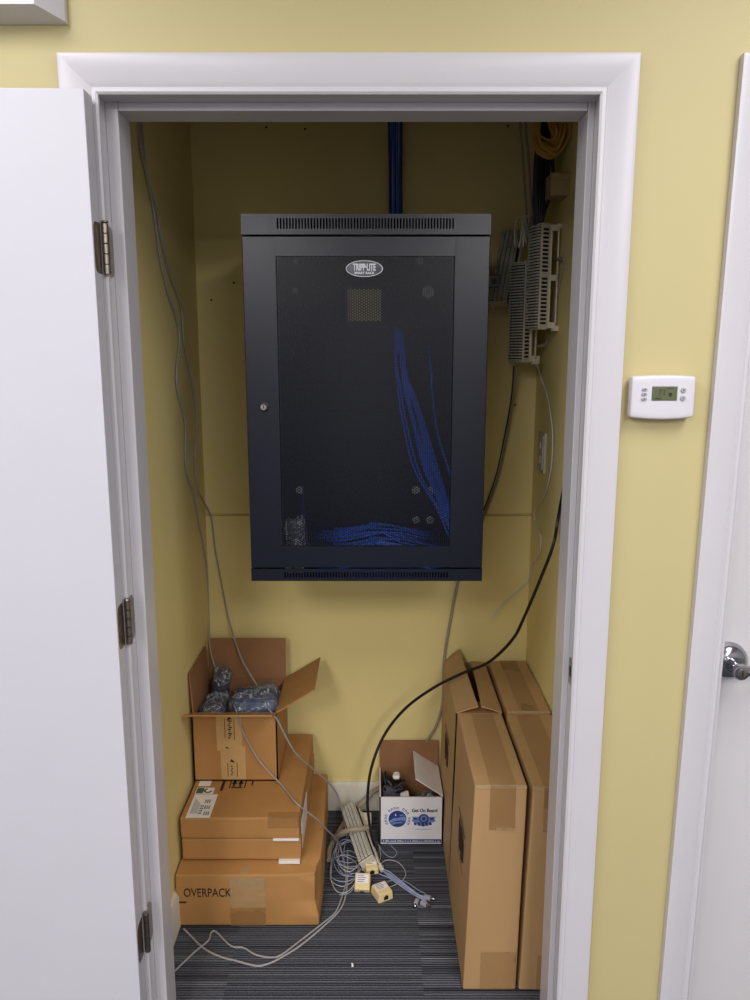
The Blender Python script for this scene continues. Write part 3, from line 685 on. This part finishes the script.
ip.plate(-.437, -.434, .622, .662, T4).plate(-.392, -.389, .622, .662, T4).plate(-.430, -.396, .622, .627, T4)
for c in (-.424, -.405): ip.plate(c-.003, c+.003, .630, .662, T4).prism([(c-.008, .645), (c+.008, .645), (c, .662)], 0, .0006, 0, T4)
ip.plate(-.372, -.368, .636, .660, T4)
ip.build('handling_marks', M['ink'], topc)

# open carton on top
def open_carton(name, x0, x1, y0, y1, z0, z1, t, mo, mi_, label):
    root = thing(name, ((x0+x1)/2, (y0+y1)/2, z0), label, 'carton')
    b = MB(); b.box(x0, x1, y0, y1, z0, z0+t)
    b.box(x0, x1, y0, y0+t, z0, z1).box(x0, x1, y1-t, y1, z0, z1).box(x0, x0+t, y0, y1, z0, z1).box(x1-t, x1, y0, y1, z0, z1)
    # thin inner faces in plain board
    e = .0004
    b.box(x0+t, x1-t, y0+t, y0+t+e, z0+t, z1, 1).box(x0+t, x1-t, y1-t-e, y1-t, z0+t, z1, 1).box(x0+t, x0+t+e, y0+t, y1-t, z0+t, z1, 1).box(x1-t-e, x1-t, y0+t, y1-t, z0+t, z1, 1).box(x0+t, x1-t, y0+t, y1-t, z0+t, z0+t+e, 1)
    b.build('carton_body', [M[mo], M[mi_]], root)
    return root
oz0, oz1 = .3032, .523
oc = open_carton('open_carton', -.549, -.294, .662, .930, oz0, oz1, .004, 'carton', 'inner', 'open brown carton with flaps up, topmost of the left stack')
MB().slab((-.546, .927, oz1), (.250, 0, 0), (0, .018, .130), .004).build('flap', M['inner'], oc)
MB().slab((-.547, .666, oz1), (0, .231, 0), (-.006, 0, .122), .004).build('flap', M['inner'], oc)
MB().slab((-.296, .668, oz1), (0, .257, 0), (.114, 0, .072), .004).build('flap', M['carton'], oc)
MB().slab((-.549, .664, oz1), (.255, 0, 0), (0, -.100, .041), .004).build('flap', M['carton'], oc)
T = FRONT((-.004, .662, 0)); kp1, kp2 = MB(), MB()
kl1 = MB().plate(-.472, -.396, .402, .515, T, .0008).build('kraft_label', M['kraft'], oc)
kl2 = MB().plate(-.462, -.387, .308, .416, T, .0011).build('kraft_label', M['kraft'], oc)
T = FRONT((-.004, .6609, 0))
for kp, u0, v0, v1 in ((kp1, -.447, .445, .505), (kp1, -.419, .438, .505), (kp2, -.442, .318, .362), (kp2, -.414, .318, .362)): kp.plate(u0, u0+.0016, v0, v1, T, .0005)
for k in range(9): kp1.plate(-.437+.003*(k % 2), -.431+.003*(k % 3), .442+.0068*k, .446+.0068*k, T, .0005)
for k in range(5): kp2.plate(-.432+.002*(k % 2), -.428+.002*(k % 2), .322+.007*k, .326+.007*k, T, .0005)
kp2.prism([(-.434, .366), (-.418, .364), (-.430, .376)], 0, .0005, 0, T).prism([(-.446, .411), (-.434, .409), (-.444, .416)], 0, .0005, 0, T)
kp1.prism([(-.440, .500), (-.424, .505), (-.434, .512)], 0, .0005, 0, T)
kp1.build('label_print', M['ink'], kl1); kp2.build('label_print', M['ink'], kl2)

# bagged things in the open carton
bg = thing('bagged_device', (-.36, .76, .46), 'slate-blue device in clear crinkled plastic lying at the front of the open carton', 'bagged device')
MB().rbox(-.435, -.300, .690, .800, .455, .548, .02, 6, crumple(.006, 14)).build('device', M['bagged'], bg)
MB().rbox(-.447, -.297, .682, .815, .450, .556, .028, 20, ridged(.010, 34, 3)).build('plastic_wrap', M['film'], bg, angle=40, wn=False)
b2 = thing('bagged_part', (-.49, .75, .46), 'dark part in clear plastic at the left front corner of the open carton', 'bagged part')
MB().rbox(-.530, -.462, .690, .790, .460, .520, .015, 5, crumple(.006, 20)).build('part', M['darkfilm'], b2)
MB().rbox(-.534, -.455, .682, .800, .452, .532, .025, 18, ridged(.010, 36, 8)).build('plastic_wrap', M['film'], b2, angle=40, wn=False)
b3 = thing('bagged_part', (-.49, .87, .46), 'crumpled dark plastic bag standing against the left flap of the open carton', 'bagged part')
MB().rbox(-.522, -.476, .825, .905, .450, .565, .025, 16, ridged(.012, 34, 5)).build('plastic_wrap', M['darkfilm'], b3, angle=40, wn=False)
MB().rbox(-.528, -.470, .820, .910, .448, .578, .03, 16, ridged(.012, 30, 2)).build('outer_film', M['film'], b3, angle=40, wn=False)
MB().rbox(-.45, -.30, .825, .90, .450, .505, .02, 6, crumple(.01, 16, 9)).build('packing_fill', M['film'], bg)

# white printed carton
wz = .170
wc = open_carton('white_carton', .015, .221, .790, .982, 0, wz, .004, 'whitecard', 'inner', 'small open white carton with blue emblems on the carpet by the rear wall')
MB().slab((.017, .980, wz), (.202, 0, 0), (0, .010, .096), .003).build('flap', M['inner'], wc)
rf = MB(); rf.slab((.219, .795, wz), (0, .184, 0), (-.088, 0, .060), .003); rf.build('flap', M['whitecard'], wc)
MB().slab((.0165, .796, wz), (0, .180, 0), (.006, 0, -.09), .003).build('flap', M['inner'], wc)
MB().slab((.022, .7945, wz-.001), (.192, 0, 0), (0, .004, -.09), .003).build('flap', M['inner'], wc)
yw = .790
T = FRONT((.073, yw, .094)) @ Matrix.Scale(1.12, 4)
em = MB(); em.lathe([(.026, 0), (.026, .0006)], 40, 0, T)
wave = [(-.024, -.006), (-.012, .002), (.004, .004), (.018, .008), (.0245, .004), (.024, -.008), (.012, -.004), (-.004, -.006), (-.016, -.012), (-.022, -.012)]
em.prism(wave, .0006, .0010, 1, T)
em.prism([(-.018, -.015), (-.004, -.010), (.012, -.009), (.020, -.013), (.012, -.013), (-.004, -.014), (-.014, -.019)], .0006, .0010, 1, T)
em.prism([(-.008, .010), (-.005, .018), (-.003, .010)], .0006, .0010, 2, T).prism([(.006, .014), (.016, .014), (.020, .010), (.008, .010)], .0006, .0010, 1, T)
for k in range(17):      # ring of small letters, too small to read in the picture
    a = R(205-k*14.5); c = Vector((.034*math.cos(a), .034*math.sin(a)))
    TT = T @ Matrix.Translation((c.x, c.y, 0)) @ Matrix.Rotation(a-PI/2, 4, 'Z')
    if k in (4, 9, 13): continue
    em.plate(-.0028, -.0014, -.0035, .0035, TT, .0006).plate(.0012, .0024, -.0035, .0035, TT, .0006).plate(-.0028, .0024, .0018, .0034, TT, .0006)
em.build('round_emblem', [M['blueink'], M['paleblue'], M['paper']], wc)
T = FRONT((.158, yw, .088)) @ Matrix.Scale(1.1, 4)
st = MB()
st.prism([(r_*math.cos(PI*k/12+PI/2), r_*.82*math.sin(PI*k/12+PI/2)) for k in range(24) for r_ in ((.021,) if k % 2 else (.024,))], 0, .0006, 1, T)
st.prism([(-.036, .000), (-.030, .006), (-.036, .013), (-.012, .012), (.012, .012), (.036, .013), (.030, .006), (.036, .000), (.030, -.005), (-.030, -.005)], .0006, .0009, 1, T)
st.lathe([(.015, .0009), (.015, .0012)], 24, 0, T @ Matrix.Translation((0, .007, 0))).lathe([(.0105, .0012), (.0105, .0015)], 24, 1, T @ Matrix.Translation((0, .007, 0)))
for k in range(5): st.prism([(-.024+.011*k-.004, -.014-.004*(1-abs(k-2)/2)), (-.024+.011*k+.004, -.014-.004*(1-abs(k-2)/2)), (-.024+.011*k+.003, -.005), (-.024+.011*k-.005, -.006)], .0009, .0012, 0, T)
st.lathe([(.006, .0015), (.006, .0018)], 5, 0, T @ Matrix.Translation((0, .007, 0)))
for s in (-1, 1): st.prism([(s*.020, .002), (s*.033, .005), (s*.028, .009), (s*.020, .010)], .0009, .0012, 0, T)
for k in range(12): st.plate(-.024+.004*k, -.0214+.004*k, -.0290, -.0275, T, .0006, 1)
st.build('badge_emblem', [M['blueink'], M['paleblue']], wc)
MB().text('Get On Board', .082, FRONT((.160, yw, .124)), .0006, height=.012).text('Get On Board', .082, FRONT((.1612, yw, .1244)), .0008, height=.012).build('lettering', M['ink'], wc)
MB().plate(.021, .216, .009, .021, FRONT((0, yw, 0)), .0006).build('banner', M['blueink'], wc)
bn = MB(); random.seed(11); u = .026
while u < .208:
    w = random.uniform(.002, .0042); bn.plate(u, u+w, .0125, .0125+random.choice((.0035, .005)), FRONT((0, yw-.0006, 0)), .0003)
    u += w+random.choice((.0012, .0012, .0012, .0035))
bn.build('banner_lettering', M['paper'], wc)
# things in it
w1 = thing('bag_of_cords', (.07, .88, .07), 'tangle of dark cords in clear plastic inside the white carton', 'bag')
MB().rbox(.030, .100, .815, .945, .010, .160, .03, 10, crumple(.018, 24, 1)).build('plastic_wrap', M['darkfilm'], w1)
ct = MB(); random.seed(12)
for k in range(6):
    pts = [(random.uniform(.03, .10), random.uniform(.82, .93), random.uniform(.12, .185)) for _ in range(6)]
    ct.tube(pts, .0035, 8, 6)
ct.build('cords', M['blackcable'], w1)
MB().rbox(.085, .112, .815, .85, .138, .160, .006, 4, crumple(.006, 40)).rbox(.060, .082, .87, .90, .185, .198, .005, 4, crumple(.005, 40)).build('connector', M['paper'], w1)
w2 = MB().rbox(.125, .205, .81, .90, .004, .145, .03, 8, crumple(.02, 20, 6))
tag(origin_to(w2.build('crumpled_bag', M['film']), (.165, .855, .004)), 'crumpled clear bag under the white flap inside the white carton', 'bag')

# tall cartons at the right
GP = None
def squash(seed, amp=.003, lean=None):
    def fn(p):
        if lean:
            x0, x1, l0, l1, r0, r1, h = lean; t_ = (p[0]-x0)/(x1-x0); k = p[2]/h
            p = ((l0+(l1-l0)*k)*(1-t_)+(r0+(r1-r0)*k)*t_, p[1], p[2])
        n = noise.noise_vector(Vector((p[0]*9+seed, p[1]*7, p[2]*6))); return Vector(p)+n*amp
    return fn
def side_marks(root, xf, yc, zc, k=1.):
    mk = MB(); T = LEFT((xf, yc, zc)); random.seed(21)
    # tall hand-drawn looking logo, unreadable at this angle: strokes between two long lines
    for i in range(11):
        u = -.05+i*.010; h = random.uniform(.03, .055)
        mk.add([(u, -h, 0), (u+.005, -h, 0), (u+.012, h, 0), (u+.007, h, 0), (u, -h, .0008), (u+.005, -h, .0008), (u+.012, h, .0008), (u+.007, h, .0008)], [(0, 1, 2, 3), (4, 5, 6, 7), (0, 1, 5, 4), (1, 2, 6, 5), (2, 3, 7, 6), (3, 0, 4, 7)], 0, T)
        if i % 2: mk.plate(u, u+.012, -h*.3, -h*.3+.006, T, .0008)
    mk.plate(-.075, .075, -.064, -.060, T, .0008).plate(-.060, .085, .060, .064, T, .0008)
    mk.build('printed_mark', M['ink'], root)
ta = closed_carton('tall_carton', .2235, .3635, .197, .583, 0, .560, 'carton2', 'tall brown carton standing foremost on the carpet, left of the right-hand pair', n=6, fn=squash(1, .0012, (.2235, .3635, .2205, .2385, .3545, .3655, .56)))
side_marks(ta, .2290, .37, .30)
def edge_tape(root, x0, x1, y, z, down, back):
    MB().rbox(x0, x1, y-.0018, y+.001, z-down, z+.0005, .0006, 4, crumple(.0007, 40)).rbox(x0, x1, y, y+back, z-.001, z+.0018, .0006, 4, crumple(.0007, 40)).build('brown_tape', M['tape'], root)
edge_tape(ta, .276, .338, .1955, .560, .115, .380)
MB().rbox(.2400, .364, .1948, .1975, .553, .5625, .0006, 6, crumple(.0012, 60)).rbox(.292, .340, .1935, .1975, .444, .452, .0006, 5, crumple(.0012, 60)).build('shiny_tape', M['shinytape'], ta)
MB().rbox(.264, .352, .1945, .1975, .003, .108, .0006, 3, crumple(.0006, 40)).build('brown_tape', M['tape'], ta)
tb = closed_carton('tall_carton', .372, .5095, .195, .583, 0, .557, 'carton2', 'tall brown carton standing foremost against the right closet wall', n=6, fn=squash(5, .0015, (.372, .5095, .362, .378, .507, .5115, .557)))
edge_tape(tb, .405, .470, .1935, .557, .115, .380)
MB().rbox(.381, .470, .1925, .1955, .550, .5595, .0006, 6, crumple(.0012, 60)).build('shiny_tape', M['shinytape'], tb)
MB().rbox(.405, .470, .1925, .1955, .003, .1, .0006, 3, crumple(.0006, 40)).build('brown_tape', M['tape'], tb)
tb2 = closed_carton('tall_carton', .383, .5105, .594, .982, 0, .560, 'carton2', 'closed tall brown carton against the right closet wall in the rear', n=6, fn=squash(9, .0025))
MB().rbox(.392, .500, .5925, .596, .553, .5625, .0006, 6, crumple(.0012, 60)).build('shiny_tape', M['shinytape'], tb2)
MB().rbox(.42, .475, .60, .975, .5595, .5620, .0006, 4, crumple(.0006, 30)).build('brown_tape', M['tape'], tb2)
# rear left one: top flaps sprung open over a dark slot
ax0, ax1, ay0, ay1, az = .2345, .3700, .594, .980, .555
ta2 = thing('tall_carton', ((ax0+ax1)/2, (ay0+ay1)/2, 0), 'tall brown carton with its top flaps sprung open, behind the foremost left one', 'carton')
b = MB(); t = .004
b.box(ax0, ax1, ay0, ay1, 0, t).box(ax0, ax1, ay0, ay0+t, 0, az).box(ax0, ax1, ay1-t, ay1, 0, az).box(ax0, ax0+t, ay0, ay1, 0, az).box(ax1-t, ax1, ay0, ay1, 0, az)
for v_ in b.v: v_.x += (v_.z-az)*.022          # leans a little to the right
b.build('carton_body', M['carton2'], ta2)
def bent(mb, x, sx, zf, zb, reach_f, reach_b):
    """major flap hinged on a long side, sprung up more at the rear"""
    n = 10; vs = []
    for k in range(n+1):
        s = k/n; y = ay0+.002+(ay1-ay0-.004)*s; z = zf+(zb-zf)*s**1.5; rr = reach_f+(reach_b-reach_f)*s
        vs += [(x, y, az), (x+sx*rr*.5, y, az+z*.6), (x+sx*rr, y, az+z)]
    m = len(vs); vs2 = [(a, b_, c-.004) for a, b_, c in vs]; fs = []
    for k in range(n):
        for j in range(2):
            q = (k*3+j, k*3+j+1, k*3+j+4, k*3+j+3); fs += [q, tuple(i+m for i in q[::-1])]
        fs += [(k*3, k*3+3, k*3+3+m, k*3+m), (k*3+2, k*3+2+m, k*3+5+m, k*3+5)]
    for k in (0, n): fs += [(k*3, k*3+1, k*3+1+m, k*3+m), (k*3+1, k*3+2, k*3+2+m, k*3+1+m)]
    return mb.add(vs+vs2, fs)
bent(MB(), ax0, 1, .022, .048, .064, .050).build('flap', M['carton2'], ta2)
bent(MB(), ax1, -1, .022, .004, .062, .046).build('flap', M['carton2'], ta2)
MB().slab((ax0+.006, ay0+.003, az-.004), (ax1-ax0-.012, 0, 0), (0, .066, .004), .004).build('flap', M['inner'], ta2)
side_marks(ta2, ax0-.0055, .80, .33)

# ------------------------------------------------------------------ clutter on the carpet
punch = punch_block((-.020, .640, .040), (R(-90), R(0), R(17)), .27, 'cream punch-down block lying on the carpet beside the white carton', W=.05)
punch.rotation_euler = (Matrix.Rotation(R(14), 4, 'Z') @ Matrix.Rotation(R(-86), 4, 'X') @ Matrix.Rotation(R(60), 4, 'Z')).to_euler()
def jack_box(loc, rz, tilt, label, w=.05, d=.054, h=.028):
    root = thing('jack_box', loc, label, 'jack box'); root.rotation_euler = (tilt, 0, rz)
    MB().rbox(-w/2, w/2, -d/2, d/2, 0, h, .004, 1, lambda p: (p[0]*(1-.10*p[2]/h), p[1]*(1-.10*p[2]/h), p[2])).build('housing', M['beige'], root, local=True)
    T = FRONT((0, -d/2+.0012, h*.45)); MB().rbox(-.007, .007, -.006, .006, 0, .0014, .0005, 0, None, 0, T).rbox(-.003, .003, .006, .009, 0, .0014, .0005, 0, None, 0, T).build('socket', M['dark'], root, local=True)
    pl = MB(); T = TOP((0, 0, h))
    pl.plate(-w*.36, w*.36, -d*.1, d*.36, T, .0006); pl.build('sticker', M['paper'], root, local=True)
    pr = MB()
    for k in range(4): pr.plate(-w*.3, w*(.1+.05*(k % 3)), -d*.05+k*.006, -d*.05+k*.006+.0022, T @ Matrix.Translation((0, 0, .0006)), .0003)
    pr.build('sticker_print', M['grayink'], root, local=True)
    return root
jack_box((-.037, .590, .004), R(-3), R(34), 'beige jack box leaning at the lower end of the cream block on the carpet')
jack_box((.020, .545, .001), R(28), R(4), 'beige jack box with dark socket, nearest of the clutter on the carpet')
jack_box((-.012, .645, .0185), R(8), R(12), 'pinkish beige jack box tucked behind the leaning one', w=.042, d=.05, h=.022)
jk = thing('wall_jack', (-.03, .88, 0), 'white square jack with green edge standing behind the cream block', 'jack')
MB().rbox(-.055, -.012, .865, .905, 0, .046, .004).build('housing', M['ivory'], jk)
MB().rbox(-.052, -.020, .861, .866, .003, .014, .001).build('green_edge', M['greenink'], jk)
MB().rbox(-.050, -.022, .845, .862, 0, .026, .003).build('beige_foot', M['beige'], jk)
rc = MB().rbox(-.094, -.066, .845, .885, .0, .034, .005, 2, crumple(.003, 40)).rbox(-.098, -.088, .850, .872, .008, .026, .003)
tag(origin_to(rc.build('red_connector', M['red']), (-.08, .86, 0)), 'small red connector on the carpet at the upper end of the cream block', 'connector')
cable('tan_conduit', [(-.140, .800, .016), (-.11, .76, .062), (-.075, .74, .088), (-.045, .745, .088), (-.02, .765, .080)], .0085, 'tancable', 'short tan cable lying across the cream block on the carpet', n=6)
GF = 'pale wires tangled on the carpet'
random.seed(31)
for i in range(11):
    cx, cy = -.085+random.uniform(-.015, .02), .70+random.uniform(-.06, .06); a0 = random.uniform(0, 6.28); rx, ry = random.uniform(.03, .055), random.uniform(.06, .14)
    pts = []
    for k in range(8):
        a = a0+k*PI*1.7/7
        pts.append((max(-.135, min(.008, cx+rx*math.cos(a))), cy+ry*math.sin(a), .003+.006*random.random()+.002*i))
    tag(MB().tube(pts, .0011, 6, 6).build('tangled_wire', M['palewire' if i % 3 else 'whitecable']), 'pale blue wire in the tangle left of the cream block on the carpet', 'wire', GF)
GR = 'blue-grey cords running from the cream block to the right'
for i in range(6):
    o_ = random.uniform(-.012, .012)
    pts = [(-.015+.004*i, .74+o_, .004), (.012+o_*.6, .66+o_, .006), (.045, .615+o_, .006+.003*i), (.085, .575+o_*.8, .005+.002*i), (.128, .535+o_*.5, .004+.001*i), (.150, .520+.006*i-.012, .0035)]
    tag(MB().tube(pts, .0017, 8, 6).build('cord', M['palewire']), 'blue-grey cord fanning right from the cream block across the carpet', 'cord', GR)
GO = 'thin wires looped on the carpet right of the cream block'
for i, pts in enumerate(([(.0, .66, .004), (.035, .70, .008), (.075, .690, .006), (.095, .64, .004), (.075, .600, .004), (.03, .57, .004)],
                         [(.01, .78, .01), (.03, .735, .008), (.055, .72, .004), (.07, .745, .004), (.05, .78, .006), (.028, .785, .02)],
                         [(-.02, .80, .02), (.0, .745, .012), (.012, .705, .004), (.018, .73, .004), (.012, .78, .008)],
                         [(.02, .59, .004), (.05, .605, .006), (.09, .600, .008), (.13, .565, .004), (.15, .55, .004)])):
    tag(MB().tube(pts, .0010, 6, 8).build('loose_wire', M['palewire' if i % 2 else 'whitecable']), 'thin pale wire looped on the carpet in front of the white carton', 'wire', GO)
def plug(loc, rz, label):
    root = thing('plug', loc, label, 'plug'); root.rotation_euler = (0, 0, rz)
    MB().rbox(-.008, .012, -.006, .006, 0, .011, .002).build('plug_body', M['button'], root, local=True)
    MB().lathe([(.0042, 0), (.0046, .002), (.0046, .012), (.003, .0135)], 12, 0, frame((.011, 0, .0055), (0, 1, 0), (0, 0, 1))).build('tip', M['chrome'], root, local=True)
    return root
plug((.152, .530, .0015), R(-20), 'small metal-tipped plug at the end of the cords, rightmost on the carpet')
plug((.140, .505, .0015), R(-35), 'small metal-tipped plug at the end of the cords, nearest of the three')
plug((.122, .512, .0015), R(-110), 'small metal-tipped plug at the end of the cords, leftmost of the three')
cr = MB().rbox(-.062, -.056, .270, .282, 0, .003, .001, 2, crumple(.002, 120))
tag(origin_to(cr.build('paper_scrap', M['paper']), (-.059, .276, 0)), 'tiny white paper scrap on the carpet in front of the cartons', 'paper scrap')

# ------------------------------------------------------------------ lights: fluorescent panels in the room ceiling
def panel(x, y, e, sx=.6, sy=1.2, c=(.985, .968, 1.0)):
    l = bpy.data.lights.new('ceiling_panel', 'AREA'); l.shape = 'RECTANGLE'; l.size = sx; l.size_y = sy; l.energy = e; l.color = c
    o = bpy.data.objects.new('ceiling_panel', l); COL.objects.link(o); o.location = (x, y, CH-.01)
for px_ in (-1.0, 1.0):
    panel(px_, -1.15, 27); panel(px_, -3.2, 62); panel(px_, -5.5, 74)

w = bpy.data.worlds.new('World'); S.world = w; w.use_nodes = True
w.node_tree.nodes['Background'].inputs['Color'].default_value = (.02, .02, .02, 1)

cam = bpy.data.cameras.new('Camera'); co = bpy.data.objects.new('Camera', cam); COL.objects.link(co)
cam.sensor_fit = 'VERTICAL'; cam.sensor_height = 36; cam.sensor_width = 27; cam.lens = 780/1000*36
cam.clip_start = .02
co.location = (0, -1.515, 1.57); co.rotation_euler = (R(90-10.4), 0, 0)
S.camera = co

S.view_settings.view_transform = 'Standard'; S.view_settings.look = 'None'; S.view_settings.gamma = 1; S.view_settings.use_curve_mapping = False
S.view_settings.exposure = -0.04
